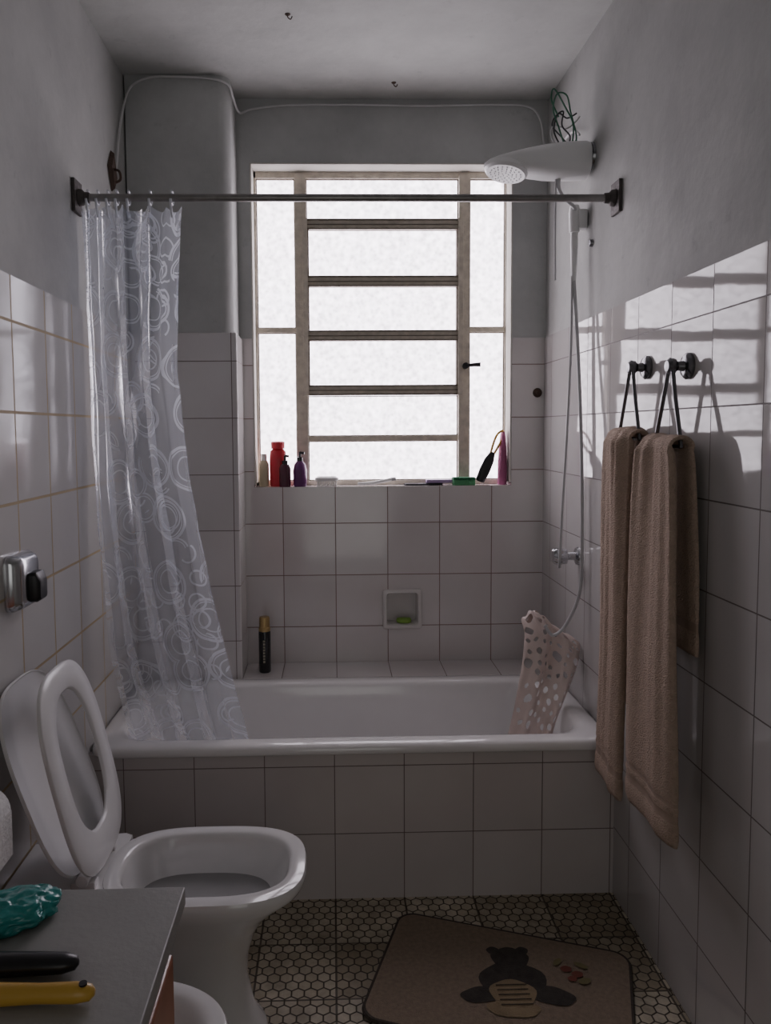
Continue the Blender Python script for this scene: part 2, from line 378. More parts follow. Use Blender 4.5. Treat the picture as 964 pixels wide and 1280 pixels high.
M_clear=pmat('clear_hook_plastic',(.75,.77,.82),.15,var=.03,alpha=.75)
hook0=None
for x in (-.672,-.645,-.617,-.592,-.56,-.50,-.44):
    if hook0 is None:
        P=[V((x,RY+.019*math.sin(a),RZ+.019*math.cos(a))) for a in [2*pi*k/16 for k in range(12)]]+[V((x,RY-.01,RZ-.035)),V((x,RY,RZ-.052)),V((x,RY+.01,RZ-.045))]
        hook0=G().tube(catmull(P,3),.0035,8).make('hook',M_clear,parent=cur); x0=x
    else:
        h=hook0.copy(); h.parent=cur; h.location=(x-x0,0,0); C.objects.link(h)
# ------------------------------------------------------------------ electric shower
SY=2.44
sh=thing('electric_shower',(.80,SY,2.19),'white electric shower head with exposed wires and hose','shower head')
g=G()
def sell(x,z,a,b,n=28):
    out=[]
    for k in range(n):
        t=2*pi*k/n; c,s_=math.cos(t),math.sin(t)
        out.append(V((x,SY+a*(abs(c)**.75)*(1 if c>0 else -1),z+b*(abs(s_)**.75)*(1 if s_>0 else -1))))
    return out
g.loft([sell(*q) for q in ((.803,2.185,.03,.03),(.802,2.185,.05,.052),(.79,2.185,.054,.056),(.73,2.183,.056,.055),(.67,2.180,.058,.050),(.61,2.178,.060,.039),(.56,2.176,.060,.028),(.52,2.174,.050,.020),(.495,2.172,.034,.014),(.482,2.171,.014,.007))])
g.make('body',M_white,parent=sh,angle=60)
dax=V((-.22,-.12,-1)).normalized()
G().lathe((.552,SY,2.168),dax,[(0,0),(.058,0),(.066,.010),(.067,.018),(.060,.026),(0,.027)],36).make('spray_face',M_white,parent=sh)
g=G(); u,w,t=frame(dax)
for rr,n in ((.010,5),(.022,10),(.034,15),(.047,20)):
    for k in range(n):
        a=2*pi*k/n; g.lathe(V((.552,SY,2.168))+dax*.0262+u*rr*math.cos(a)+w*rr*math.sin(a),dax,[(0,0),(.0022,0),(.0018,.002),(0,.002)],8)
g.make('nozzles',M_grey,parent=sh)
g=G().lathe((XR+.006,SY,2.20),(-1,0,0),[(0,0),(.042,0),(.040,.008),(.014,.012),(.014,.02),(0,.02)])
g.make('wall_flange',M_dchrome,parent=sh)
M_gw=pmat('green_wire',(.03,.14,.08),.5); M_bw=pmat('dark_wire',(.02,.02,.025),.5); M_ww=pmat('white_wire',(.5,.5,.5),.5)
WP=[(M_gw,[(.73,.0,2.235),(.715,.01,2.29),(.70,.02,2.35),(.715,.03,2.40),(.745,.03,2.395),(.755,.02,2.34),(.77,.01,2.27),(.765,.0,2.238)]),
    (M_bw,[(.715,.0,2.236),(.70,.01,2.28),(.712,.02,2.33),(.735,.03,2.345),(.728,.02,2.30),(.75,.01,2.265),(.745,0,2.238)]),
    (M_bw,[(.74,.0,2.236),(.725,.01,2.26),(.70,.03,2.305),(.72,.03,2.34),(.75,.04,2.33),(.78,.04,2.345)]),
    (M_ww,[(.70,.0,2.236),(.69,.01,2.27),(.705,.02,2.30),(.74,.02,2.29),(.77,.02,2.31),(.79,.04,2.335)]),
    (M_gw,[(.755,.0,2.236),(.76,.01,2.30),(.735,.02,2.36),(.705,.03,2.415),(.70,.04,2.385),(.72,.03,2.33)])]
for m,pp in WP:
    G().tube(catmull([(a,SY+b,c) for a,b,c in pp],8),.0026,6).make('wire',m,parent=sh)
M_hose=pmat('hose_plastic',(.55,.55,.56),.3,var=.1)
G().tube(catmull([(.715,SY,2.14),(.715,SY,2.10),(.74,SY+.01,2.07),(.77,SY+.02,2.05),(.778,SY+.03,2.02)],8),.006,10).make('upper_hose',M_hose,parent=sh)
G().tube(catmull([(.705,SY,2.14),(.704,SY,2.0),(.706,SY,1.82)],8),.0032,8).make('thin_tube',M_hose,parent=sh)
g=G().box((.785,2.455,1.985),(.812,2.495,2.045)).lathe((.776,2.475,1.975),(0,0,1),[(0,0),(.016,0),(.018,.06),(.014,.085),(0,.085)])
g.make('hose_holder',M_white,parent=sh,bevel=.003)
G().lathe((.776,2.475,1.99),(0,0,-1),[(0,0),(.011,0),(.012,.05),(.008,.16),(.006,.17),(0,.17)]).make('hand_spray',M_white,parent=sh)
P=[(.776,2.475,1.84),(.785,2.45,1.6),(.79,2.42,1.3),(.79,2.40,1.0),(.785,2.40,.84),(.75,2.42,.73),(.71,2.43,.69),(.685,2.44,.72)]
G().tube(catmull(P,10),.0055,10).make('hose',M_hose,parent=sh)
P=[(.770,2.475,1.84),(.765,2.46,1.62),(.750,2.44,1.35),(.738,2.44,1.10),(.735,2.45,.95),(.745,2.49,.9)]
G().tube(catmull(P,10),.0045,10).make('supply_tube',M_hose,parent=sh)
# valve
fc=thing('shower_valve',(XR,2.50,.93),'chrome shower valve with round fluted knob on the tiles','tap')
G().lathe((XR,2.50,.935),(-1,0,0),[(0,0),(.03,0),(.028,.006),(.014,.012),(.012,.04),(0,.04)]).make('stem',M_chrome,parent=fc)
g=G(); R=[]
for h,r in ((.035,.012),(.04,.024),(.075,.027),(.085,.02),(.088,.002)):
    R.append([V((XR-h,2.50+(r*(1+.1*math.cos(6*2*pi*k/48)))*math.cos(2*pi*k/48),.935+(r*(1+.1*math.cos(6*2*pi*k/48)))*math.sin(2*pi*k/48))) for k in range(48)])
g.loft(R); g.make('knob',M_chrome,parent=fc)
tag(G().lathe((.785,YB,1.492),(0,-1,0),[(0,0),(.018,0),(.016,.008),(.008,.012),(.009,.022),(0,.024)],16).make('pipe_plug',M_rust),'small rusty pipe plug on the tiles beside the window','pipe plug')
tag(G().lathe((XR+.006,2.42,1.93),(-1,0,0),[(0,0),(.012,0),(.01,.01),(0,.012)],12).make('screw_cap',M_dchrome),'dark metal screw cap on the painted wall','screw cap')
# ------------------------------------------------------------------ cable, bracket, ceiling hooks
P=[(XL+.004,2.60,2.20),(XL+.004,2.66,2.36),(XL+.01,2.735,2.50),(-.66,2.743,2.545),(-.60,2.743,2.565),(-.50,2.743,2.566),(-.40,2.743,2.56),(-.345,2.755,2.545),(-.335,2.80,2.52),(-.325,2.90,2.51),(-.28,2.93,2.535),(-.15,2.932,2.55),(.1,2.932,2.553),(.35,2.932,2.55),(.62,2.932,2.555),(.74,2.932,2.548),(.785,2.928,2.50),(.80,2.92,2.40),(.80,2.85,2.34),(.80,2.60,2.33),(.79,2.48,2.28)]
tag(G().tube(catmull(P,8),.004,8).make('electric_cable',M_cable),'thin white cable running along the top of the wall','cable')
g=G().add([(XL-.004,2.53,2.20),(XL-.004,2.57,2.26),(XL-.004,2.61,2.18),(XL-.004,2.57,2.13),(XL+.008,2.54,2.20),(XL+.008,2.57,2.25),(XL+.008,2.60,2.18),(XL+.008,2.57,2.14)],[(3,2,1,0),(4,5,6,7),(0,1,5,4),(1,2,6,5),(2,3,7,6),(3,0,4,7)])
g.tube(catmull([(XL+.004,2.57,2.20),(XL+.025,2.56,2.19),(XL+.028,2.56,2.165),(XL+.012,2.56,2.155)],6),.004,8)
tag(g.make('wall_hook',M_rust),'rusty brown wall hook plate','hook')
for x,y in ((-.118,2.357),(.23,2.80)):
    g=G().lathe((x,y,H),(0,0,-1),[(0,0),(.009,0),(.006,.003),(0,.004)],12).tube(catmull([(x,y,H),(x,y,H-.008),(x+.008,y,H-.014),(x+.013,y,H-.006)],5),.0018,6)
    tag(g.make('ceiling_hook',M_rust),'tiny rusty hook in the plaster ceiling','hook','ceiling hooks')
# ------------------------------------------------------------------ towels and holders
def holder(y,z):
    t=thing('towel_ring',(XR,y,z),'dark chrome triangular towel ring on the tiled wall','towel ring','towel rings')
    G().lathe((XR,y,z),(-1,0,0),[(0,0),(.030,0),(.030,.006),(.024,.012),(.012,.014),(.010,.028),(.017,.034),(.019,.045),(.012,.052),(0,.053)]).make('mount',M_dchrome,parent=t)
    pts=[(.768,y-.006,z+.004),(.768,y+.006,z+.004),(.766,y+.03,z-.07),(.764,y+.066,z-.172),(.764,y+.060,z-.180),(.764,y,z-.181),(.764,y-.060,z-.180),(.764,y-.066,z-.172),(.766,y-.03,z-.07)]
    G().tube(catmull(pts,5,True),.0048,10,closed=True).make('ring',M_dchrome,parent=t)
holder(1.735,1.495); holder(1.965,1.51)
def towel(yc,yb,zbar,zf,zb,hf,label,seed):
    path=[]
    NF=100
    for k in range(NF): 
        t=k/(NF-1); path.append((.726+.010*t,zf+(zbar-.014-zf)*t,0,1-t))
    for k in range(1,12):
        a=pi*k/12; path.append((.763-.027*math.cos(a),zbar-.008+.024*math.sin(a),1,0))
    for k in range(44):
        t=k/43; path.append((.787,zbar-.014+(zb-zbar+.014)*t,2,t))
    R=[]; n=110; L=len(path); bandrows=[]
    for idx,(x,z,kind,t) in enumerate(path):
        nx=path[min(idx+1,L-1)];pv=path[max(idx-1,0)]
        tg=V((nx[0]-pv[0],0,nx[1]-pv[1])).normalized(); nr=V((tg.z,0,-tg.x))
        e=min(idx,L-1-idx); endf=[.6,.9,1][min(e,2)]
        sp=min(1,t*(1.0 if kind==0 else 1.6))**.5 if t>0 else 0
        hw=.074+(hf-.074)*sp if kind!=2 else .072+(hf*.76-.072)*sp
        th=(.016 if kind==0 else .009)*(.85+.15*sp)*endf
        c=yc+(yb-yc)*(t if kind==0 else 0)+.005*noise.noise(V((seed,z*3,1)))
        if kind==2: c-=.025*t
        zz=(z-zf) if kind==0 else (z-zb)
        band=0
        inb=kind!=1 and (.050<zz<.075 or .085<zz<.095)
        bandrows.append(inb)
        if inb: band=-.003
        ring=[]
        for q in range(n):
            a=2*pi*q/n; cu=math.cos(a); su=math.sin(a)
            nrm=(abs(cu)**.85)*(1 if cu>0 else -1)
            yy=hw*nrm
            f1=noise.noise(V((nrm*1.3+seed,z*.9,0)))*.018+noise.noise(V((nrm*3.0+seed,z*1.3,5)))*.011
            fold=f1*(1 if kind==0 else .35)*(1-.4*t)
            fuzz=0 if inb else .0009*noise.noise(V((yy*210,z*210,seed+su*3)))
            dd=(th+band+fuzz)*(abs(su)**.5)*(1 if su>0 else -1)
            ring.append(V((x,c+yy+fuzz,z))+nr*(dd+fold))
        R.append(ring)
    g=G().loft(R)
    for k in range(L-1):
        if bandrows[k] and bandrows[k+1]:
            for q in range(n): g.m[k*n+q]=1
    for p in g.v: p.x=min(p.x,XR-.003)
    tag(g.make('towel',[M_towel,M_hem],angle=80),label,'towel','towels on the rings')
towel(1.735,1.700,1.320,.455,.86,.126,'brown terry bath towel hanging from the nearer chrome ring',0.3)
towel(1.965,1.970,1.335,.412,.62,.096,'brown terry bath towel hanging from the farther chrome ring',5.1)
# ------------------------------------------------------------------ toilet
def egg(yc,xb,xf,hy,z,n=64,xm=None,pw=.64,sw=.66):
    xm=xb+(xf-xb)*.48 if xm is None else xm; out=[]
    for k in range(n):
        a=2*pi*k/n; c=math.cos(a); s=math.sin(a)
        ex=abs(c)**(pw if c>0 else .7)*(1 if c>0 else -1)
        out.append(V((xm+((xf-xm) if c>0 else (xm-xb))*ex,yc+hy*(abs(s)**sw)*(1 if s>0 else -1),z)))
    return out
TY=1.655
toi=thing('toilet',(-.38,TY,0),'white ceramic toilet with seat and lid raised','toilet')
g=G()
prof=((-.58,-.155,.115,0),(-.58,-.16,.115,.02),(-.57,-.185,.095,.06),(-.57,-.20,.085,.14),(-.56,-.195,.092,.20),(-.54,-.175,.105,.26),(-.52,-.14,.125,.315),(-.508,-.095,.147,.352),(-.503,-.070,.158,.372),(-.503,-.064,.161,.384),(-.503,-.064,.161,.394),(-.50,-.067,.158,.400),(-.49,-.080,.147,.402),(-.475,-.094,.130,.402),(-.469,-.100,.124,.399),(-.465,-.104,.120,.39),(-.458,-.12,.112,.35),(-.43,-.17,.092,.28),(-.39,-.24,.055,.235))
g.loft([egg(TY,a,b,h,z,pw=.66 if z>.3 else .8,sw=.68 if z>.3 else .8) for a,b,h,z in prof],c0=True,c1=True)
R=[]
for x,hyy,zb in ((-.698,.10,.12),(-.66,.115,.12),(-.58,.135,.10),(-.50,.145,.10),(-.482,.135,.14)):
    R.append([V((x,TY-hyy,.385)),V((x,TY-hyy*.96,.398)),V((x,TY+hyy*.96,.398)),V((x,TY+hyy,.385)),V((x,TY+hyy*.7,zb)),V((x,TY-hyy*.7,zb))])
g.loft(R)
g.make('bowl',M_cer,parent=toi,angle=50)
M_water=pmat('toilet_water',(.36,.36,.36),.03,var=.1)
G().loft([egg(TY,-.446,-.142,.103,.316),egg(TY,-.40,-.2,.05,.3165)],c0=False).make('water',M_water,parent=toi)
def outline(L,hw,n=72,off=0,pw=.72,bw=.62,sw=.64):
    out=[]
    for k in range(n):
        a=2*pi*k/n; c=math.cos(a); s=math.sin(a); um=L*.49
        out.append((um+(L-um if c>0 else um)*(abs(c)**(pw if c>0 else bw))*(1 if c>0 else -1)-0+off,hw*(abs(s)**sw)*(1 if s>0 else -1)))
    return out
def place(hx_,hz_,ang):
    d=V((-math.sin(ang),0,math.cos(ang))); nrm=V((math.cos(ang),0,math.sin(ang)))
    return lambda u,v,w: V((hx_,TY,hz_))+d*u+V((0,1,0))*v+nrm*w
T=place(-.500,.42,.235); O=outline(.44,.168); I0=outline(.305,.099,off=.078,pw=.82,bw=.78,sw=.78)
sec=[(0,-.004),(.0,.001),(.06,.004),(.5,.006),(.92,.005),(1,.001),(1,-.003),(.85,-.005),(.15,-.005)]
R=[[T(o[0]+(i[0]-o[0])*f,o[1]+(i[1]-o[1])*f,w) for f,w in sec] for o,i in zip(O,I0)]
G().loft(R,loop=True).make('seat',M_seat,parent=toi,angle=60)
T2=place(-.54,.42,.345)
R=[]
for f,w in ((1,-.002),(1,.003),(.99,.005),(.98,.003),(.97,.0),(.6,-.002),(.3,-.003)):
    R.append([T2(.22+(u-.22)*f,v*f,w) for u,v in outline(.43,.170)])
R=[[T2(.22+(u-.22)*.3,v*.3,-.008) for u,v in outline(.43,.170)],[T2(.22+(u-.22)*.9,v*.9,-.006) for u,v in outline(.43,.170)]]+R
G().loft(R).make('lid',M_seat,parent=toi,angle=60)
for s in (-1,1):
    y=TY+s*.075
    g=G().tube([(-.53,y-.02,.418),(-.53,y+.02,.418)],.014,14).box((-.555,y-.014,.396),(-.505,y+.014,.412))
    g.make('hinge',M_seat,parent=toi,bevel=.002)
# flush valve
fv=thing('flush_valve',(XL,1.69,.97),'chrome flush valve with black push button on the tiles','flush valve')
def yz(c,hy_,hz_,r,x):
    return [V((x,c[0]+(p.x),c[1]+(p.y))) for p in rrect(0,0,hy_,hz_,r,0,6)]
G().loft([yz((1.70,1.03),.062,.062,.02,XL),yz((1.70,1.03),.062,.062,.02,XL+.012),yz((1.70,1.03),.052,.055,.02,XL+.03),yz((1.70,1.03),.045,.05,.018,XL+.034)]).make('cover',M_chrome,parent=fv)
G().loft([yz((1.715,1.015),.026,.033,.008,XL+.03),yz((1.715,1.015),.026,.033,.008,XL+.048),yz((1.715,1.01),.02,.022,.008,XL+.056)]).make('button',M_black,parent=fv)
# toilet paper
tp=thing('toilet_paper_roll',(-.645,1.36,.60),'white toilet paper roll on a wall holder','toilet paper')
M_paper=pmat('tissue',(.80,.80,.79),.95,var=.04,bump=.4)
G().lathe((-.650,1.31,.655),(0,1,0),[(.016,0),(.044,0),(.047,.005),(.047,.095),(.044,.1),(.016,.1)],32).box((-.605,1.315,.57),(-.602,1.405,.655)).make('roll',M_paper,parent=tp)
g=G().tube(catmull([(-.70,1.295,.655),(-.66,1.295,.655),(-.650,1.30,.655),(-.650,1.36,.655),(-.650,1.42,.655),(-.66,1.425,.655),(-.70,1.425,.655)],4),.006)
g.make('holder',M_chrome,parent=tp)
# bidet
BY=1.165
bd=thing('bidet',(-.40,BY,0),'white ceramic bidet beside the toilet','bidet')
g=G().loft([egg(BY,a,b,h,z,pw=.8,sw=.8) for a,b,h,z in ((-.60,-.27,.11,0),(-.60,-.29,.09,.08),(-.60,-.28,.09,.18),(-.64,-.22,.14,.28),(-.66,-.182,.157,.34),(-.665,-.172,.162,.375),(-.66,-.178,.155,.387),(-.64,-.192,.143,.388),(-.62,-.208,.128,.385),(-.60,-.222,.115,.37),(-.56,-.26,.09,.29),(-.48,-.33,.04,.26))])
g.make('basin',M_cer,parent=bd,angle=50)
G().lathe((-.60,BY,.385),(0,0,1),[(0,0),(.02,0),(.018,.03),(.012,.05),(0,.052)]).tube(catmull([(-.60,BY,.42),(-.56,BY,.43),(-.53,BY,.41)],5),.008).make('tap',M_chrome,parent=bd)
# ------------------------------------------------------------------ vanity
M_marble=pmat('grey_stone',(.35,.345,.33),.45,var=.18,scale=6,bump=.05)
M_wood=pmat('red_brown_wood',(.40,.14,.075),.3,var=.3,scale=9,coat=.3)
va=thing('vanity',(-.45,.55,0),'low cabinet with grey stone top and reddish wood sides','cabinet')
G().box((XL+.002,.2,.778),(-.184,.912,.80)).make('countertop',M_marble,parent=va,bevel=.0015)
g=G().loft([rrect(-.450,.548,.247,.350,.03,z) for z in (.06,.07,.70,.777)]).box((-.66,.24,0),(-.26,.80,.07))
g.make('body',M_wood,parent=va,bevel=.002)
for a,b in ((.28,.56),(.58,.87)):
    G().box((-.204,a,.12),(-.191,b,.745)).make('door',M_wood,parent=va,bevel=.004)
# pouch
M_teal=pmat('teal_plastic',(.02,.29,.27),.28,var=.3,scale=30,bump=.35,bscale=35,coat=.2)
bm=bmesh.new(); bmesh.ops.create_icosphere(bm,subdivisions=5,radius=1)
for v in bm.verts:
    p=v.co.copy(); k=1+.22*noise.noise(p*2.1)+.10*abs(noise.noise(p*4+V((3,1,2))))+.02*noise.noise(p*11)
    v.co=V((p.x*.060*k,p.y*.036*k,max(p.z*.018*k+.003*noise.noise(p*7),-.011)))
me=bpy.data.meshes.new('plastic_bag'); bm.to_mesh(me); bm.free()
for p in me.polygons: p.use_smooth=True
me.materials.append(M_teal); o=bpy.data.objects.new('plastic_bag',me); o.location=(-.380,.848,.8115); o.rotation_euler=(0,0,.4); C.objects.link(o)
tag(o,'crumpled teal plastic bag lying on the stone top','plastic bag')
g=G().loft([[V((x,.765+w*math.cos(2*pi*k/16),.800+.011+hh*math.sin(2*pi*k/16))) for k in range(16)] for x,w,hh in ((-.46,.004,.003),(-.455,.014,.009),(-.38,.016,.011),(-.31,.013,.010),(-.280,.012,.009),(-.268,.008,.006),(-.265,.002,.002))])
tag(g.make('hair_brush',M_black,angle=60),'black plastic brush handle on the stone top','hair brush')
M_yel=pmat('yellow_plastic',(.60,.36,.06),.35,var=.1)
KY=.722
kn=thing('utility_knife',(-.32,KY,.80),'yellow handled utility knife on the stone top','knife')
G().loft([[V((x,KY+w*math.cos(2*pi*k/16),.811+hh*math.sin(2*pi*k/16))) for k in range(16)] for x,w,hh in ((-.40,.006,.006),(-.395,.011,.009),(-.33,.011,.010),(-.29,.009,.009),(-.255,.010,.0095),(-.240,.008,.007),(-.236,.003,.003))]).make('handle',M_yel,parent=kn,angle=60)
G().lathe((-.247,KY,.819),(0,0,1),[(0,0),(.004,0),(.004,.002),(0,.002)],12).make('rivet',M_black,parent=kn)
G().box((-.44,KY-.006,.808),(-.398,KY+.006,.810)).make('blade',M_chrome,parent=kn)
# ------------------------------------------------------------------ rug
M_rug=pmat('rug_olive',(.29,.225,.165),.95,var=.2,scale=90,bump=.6,bscale=300)
M_redge=pmat('rug_edge',(.07,.058,.048),.95,var=.2,bump=.5)
M_rb=pmat('rug_black',(.06,.052,.045),.95,var=.35,scale=60,bump=.5,bscale=300)
M_rt=pmat('rug_tan',(.33,.25,.15),.95,var=.3,bump=.5,bscale=300)
M_rr=pmat('rug_red',(.22,.07,.05),.95,var=.3); M_rgn=pmat('rug_green',(.22,.19,.09),.95,var=.3)
ang=-.335; ca,sa=math.cos(ang),math.sin(ang); c0=V((.402,1.775,0))
def rr(pt,z): return V((c0.x+pt[0]*ca-pt[1]*sa,c0.y+pt[0]*sa+pt[1]*ca,z))
g=G(); 
def rl(hx,hy,r,z): return [rr((p.x,p.y),z) for p in rrect(0,0,hx,hy,r,0,8)]
g.loft([rl(.302,.203,.045,.001),rl(.305,.206,.046,.006),rl(.302,.203,.045,.011),rl(.297,.198,.042,.011)],c0=True,c1=False,mi=1)
g.loft([rl(.297,.198,.042,.0105),rl(.295,.196,.042,.0108)],c0=False,c1=True,mi=0)
def blob(x,y,rx,ry,a,mi,z):
    n=28; out=[]
    for k in range(n):
        t=2*pi*k/n; w=1+.04*math.sin(5*t)
        X=rx*w*math.cos(t);Y=ry*w*math.sin(t)
        out.append(V((x-.018+X*math.cos(a)-Y*math.sin(a),y+X*math.sin(a)+Y*math.cos(a),z)))
    g.add(out,[tuple(range(n))],mi)
for i,(x,y,rx,ry,a,mi) in enumerate(((.45,1.780,.082,.070,0,2),(.460,1.862,.048,.040,-.1,2),(.422,1.892,.016,.014,0,2),(.497,1.888,.016,.014,0,2),(.365,1.738,.052,.026,.1,2),(.530,1.728,.055,.030,-.3,2),(.440,1.740,.056,.044,-.1,3),(.430,1.690,.062,.028,-.1,3),(.590,1.815,.014,.011,0,4),(.612,1.795,.014,.011,0,4),(.595,1.780,.011,.009,0,4),(.575,1.84,.016,.008,.8,5),(.63,1.825,.018,.008,-.6,5),(.622,1.77,.016,.010,.3,5))):
    blob(x,y,rx,ry,a,mi,.0112+.0003*i)
for k in range(5): g.box((.385,1.70+.016*k-.001,.0145),(.460,1.70+.016*k+.0005,.0162),1)
tag(g.make('bath_rug',[M_rug,M_redge,M_rb,M_rt,M_rr,M_rgn],angle=50,recalc=False),'olive brown bath rug with black animal and basket design','rug')
# ------------------------------------------------------------------ anti slip mat
M_mat=pmat('pale_rubber',(.80,.67,.62),.4,var=.08,scale=20,alpha=.86)
ctl=[[(.640,2.50,.715),(.660,2.53,.700),(.690,2.535,.690),(.72,2.53,.675),(.765,2.52,.655)],
     [(.622,2.485,.725),(.655,2.50,.752),(.690,2.50,.738),(.740,2.485,.695),(.802,2.47,.660)],
     [(.625,2.455,.685),(.675,2.44,.690),(.72,2.475,.672),(.768,2.44,.655),(.803,2.455,.625)],
     [(.610,2.43,.60),(.660,2.415,.600),(.705,2.455,.595),(.748,2.42,.580),(.785,2.44,.565)],
     [(.580,2.39,.50),(.632,2.385,.50),(.678,2.42,.50),(.718,2.395,.490),(.742,2.41,.48)],
     [(.545,2.345,.40),(.595,2.345,.40),(.642,2.375,.40),(.678,2.365,.40),(.700,2.38,.40)],
     [(.515,2.31,.31),(.565,2.32,.31),(.612,2.34,.31),(.645,2.345,.31),(.672,2.355,.31)]]
NU,NV=110,240
cols=[catmull(r,28)for r in ctl]
NU=len(cols[0])-1
pts=[]
for i in range(NU+1):
    cc=catmull([c[i] for c in cols],40); pts.append(cc)
holes=[]
for k in range(1200):
    a,b,r=random.uniform(.06,.94),random.uniform(.03,.98),random.choice((.010,.013,.008,.006,.006))
    if all(((a-h[0])*.2)**2+((b-h[1])*.50)**2>(r+h[2]+.009)**2 for h in holes): holes.append((a,b,r))
vs=[];fs=[]
for j in range(NV+1):
    for i in range(NU+1): vs.append(pts[i][j]+V((0,.005*math.sin(i*.2+j*.03),.003*math.sin(i*.33))))
for p in vs: p.x=min(p.x,XR-.004)
for j in range(NV):
    for i in range(NU):
        a,b=(i+.5)/NU,(j+.5)/NV
        if any(((a-h[0])*.2)**2+((b-h[1])*.50)**2<h[2]**2 for h in holes): continue
        q=j*(NU+1)+i; fs.append((q,q+1,q+NU+2,q+NU+1))
tag(G().add(vs,fs).make('bath_mat',M_mat,solid=.002,recalc=False,angle=180),'pale rubber non-slip mat with holes draped into the tub','bath mat')
# ------------------------------------------------------------------ soap dish
g=G(); f0=YB-.012; dx0,dx1,dz0,dz1=.192,.343,.588,.742; i0,i1,k0,k1=.208,.327,.603,.727
def xz(a,b,c,d,r,y): return [V((p.x,y,p.y)) for p in rrect((a+b)/2,(c+d)/2,(b-a)/2,(d-c)/2,r,0,5)]
g.loft([xz(dx0,dx1,dz0,dz1,.012,YB-.001),xz(dx0,dx1,dz0,dz1,.012,f0+.004),xz(dx0+.004,dx1-.004,dz0+.004,dz1-.004,.012,f0),xz(i0-.002,i1+.002,k0-.002,k1+.002,.012,f0),xz(i0,i1,k0,k1,.012,f0+.004),xz(i0+.002,i1-.002,k0+.002,k1-.002,.012,YB+.06)],c0=False)
M_dish=pmat('dish_ceramic',(.68,.65,.63),.2,var=.05)
tag(g.make('soap_dish',M_dish,angle=50),'white ceramic soap dish set into the tiled wall','soap dish')
M_gs=pmat('green_soap',(.24,.42,.07),.4,var=.1)
g=G().loft([[V((.275+a*math.cos(2*pi*k/24),YB+.02+b*math.sin(2*pi*k/24),z)) for k in range(24)] for z,a,b in ((.605,.022,.012),(.608,.028,.017),(.618,.030,.018),(.624,.026,.015),(.626,.01,.006))])
tag(g.make('soap_bar',M_gs,angle=60),'worn green bar of soap in the ceramic dish','soap')
# ------------------------------------------------------------------ bottles
M_gold=pmat('gold_cap',(.50,.36,.16),.3,metal=.7)
M_blk2=pmat('black_gloss',(.012,.014,.016),.15,coat=.5)
M_lab=pmat('label_ink',(.35,.33,.25),.5)
b=thing('hair_product_bottle',(-.255,2.82,.46),'tall black spray bottle with gold top on the tiled ledge','bottle')
G().lathe((-.255,2.82,.46),(0,0,1),[(0,0),(.020,0),(.0225,.004),(.0225,.150),(.021,.155),(0,.155)]).make('body',M_blk2,parent=b)
G().lathe((-.255,2.82,.46),(0,0,1),[(0,.153),(.0215,.155),(.0215,.168),(.0195,.170),(.0195,.203),(.017,.208),(0,.209)]).make('cap',M_gold,parent=b)
g=G()
for k in range(8): g.box((-.259,2.796,.50+.011*k),(-.252,2.7985,.507+.011*k))
g.make('label',M_lab,parent=b)
SZ=WZ0
def bottle(name,x,y,prof,mat,capprof,capmat,label,sc=(1,1)):
    t=thing(name,(x,y,SZ),label,'bottle')
    G().lathe((x,y,SZ),(0,0,1),prof,28,sc=sc).make('body',mat,parent=t)
    G().lathe((x,y,SZ),(0,0,1),capprof,20).make('cap',capmat,parent=t)
    return t
M_cream=pmat('cream_plastic',(.62,.56,.38),.35); M_red=pmat('red_plastic',(.62,.03,.05),.3); M_pur=pmat('purple_plastic',(.13,.03,.14),.25); M_wine=pmat('dark_wine_plastic',(.09,.02,.04),.25)
bottle('lotion_bottle',-.262,2.985,[(0,0),(.018,0),(.019,.004),(.019,.085),(.012,.10),(0,.10)],M_cream,[(0,.098),(.011,.10),(.011,.125),(0,.126)],M_white,'small cream coloured bottle on the window sill')
bottle('shampoo_bottle',-.208,2.985,[(0,0),(.030,0),(.032,.005),(.033,.10),(.030,.135),(.020,.145),(0,.146)],M_red,[(0,.144),(.026,.145),(.027,.17),(.022,.174),(0,.174)],M_red,'bright red shampoo bottle on the window sill',(1,.7))
t=bottle('pump_bottle',-.180,2.955,[(0,0),(.021,0),(.022,.004),(.022,.07),(.016,.085),(0,.086)],M_wine,[(0,.084),(.011,.085),(.011,.10),(.004,.102),(.004,.118),(0,.118)],M_black,'small dark pump bottle on the window sill')
G().tube([(-.180,2.955,SZ+.118),(-.165,2.95,SZ+.117)],.005,8).make('nozzle',M_black,parent=t)
t=bottle('pump_bottle',-.123,2.965,[(0,0),(.024,0),(.026,.005),(.027,.06),(.022,.085),(.012,.098),(0,.098)],M_pur,[(0,.096),(.012,.098),(.012,.112),(.005,.115),(.005,.132),(0,.132)],M_black,'rounded purple pump bottle on the window sill')
G().tube([(-.123,2.965,SZ+.13),(-.105,2.96,SZ+.128)],.005,8).make('nozzle',M_black,parent=t)
nb=thing('nail_brush',(-.02,2.965,SZ),'white nail brush with bristles on the window sill','brush')
G().loft([rrect(-.02,2.965,hx_,hy_,.012,z) for hx_,hy_,z in ((.042,.014,SZ+.02),(.045,.017,SZ+.024),(.045,.017,SZ+.032),(.035,.010,SZ+.038))]).make('handle',M_white,parent=nb)
g=G()
for i in range(12):
    for j in range(4): g.lathe((-.055+i*.0064,2.955+j*.0065,SZ),(0,0,1),[(0,0),(.0024,0),(.0022,.021),(0,.021)],6)
g.make('bristles',M_white,parent=nb)
rz=thing('razor',(.19,2.965,SZ),'white disposable razor lying on the window sill','razor')
G().tube(catmull([(.10,2.955,SZ+.008),(.15,2.96,SZ+.010),(.20,2.965,SZ+.018),(.235,2.965,SZ+.026)],6),.0065,10).make('handle',M_white,parent=rz)
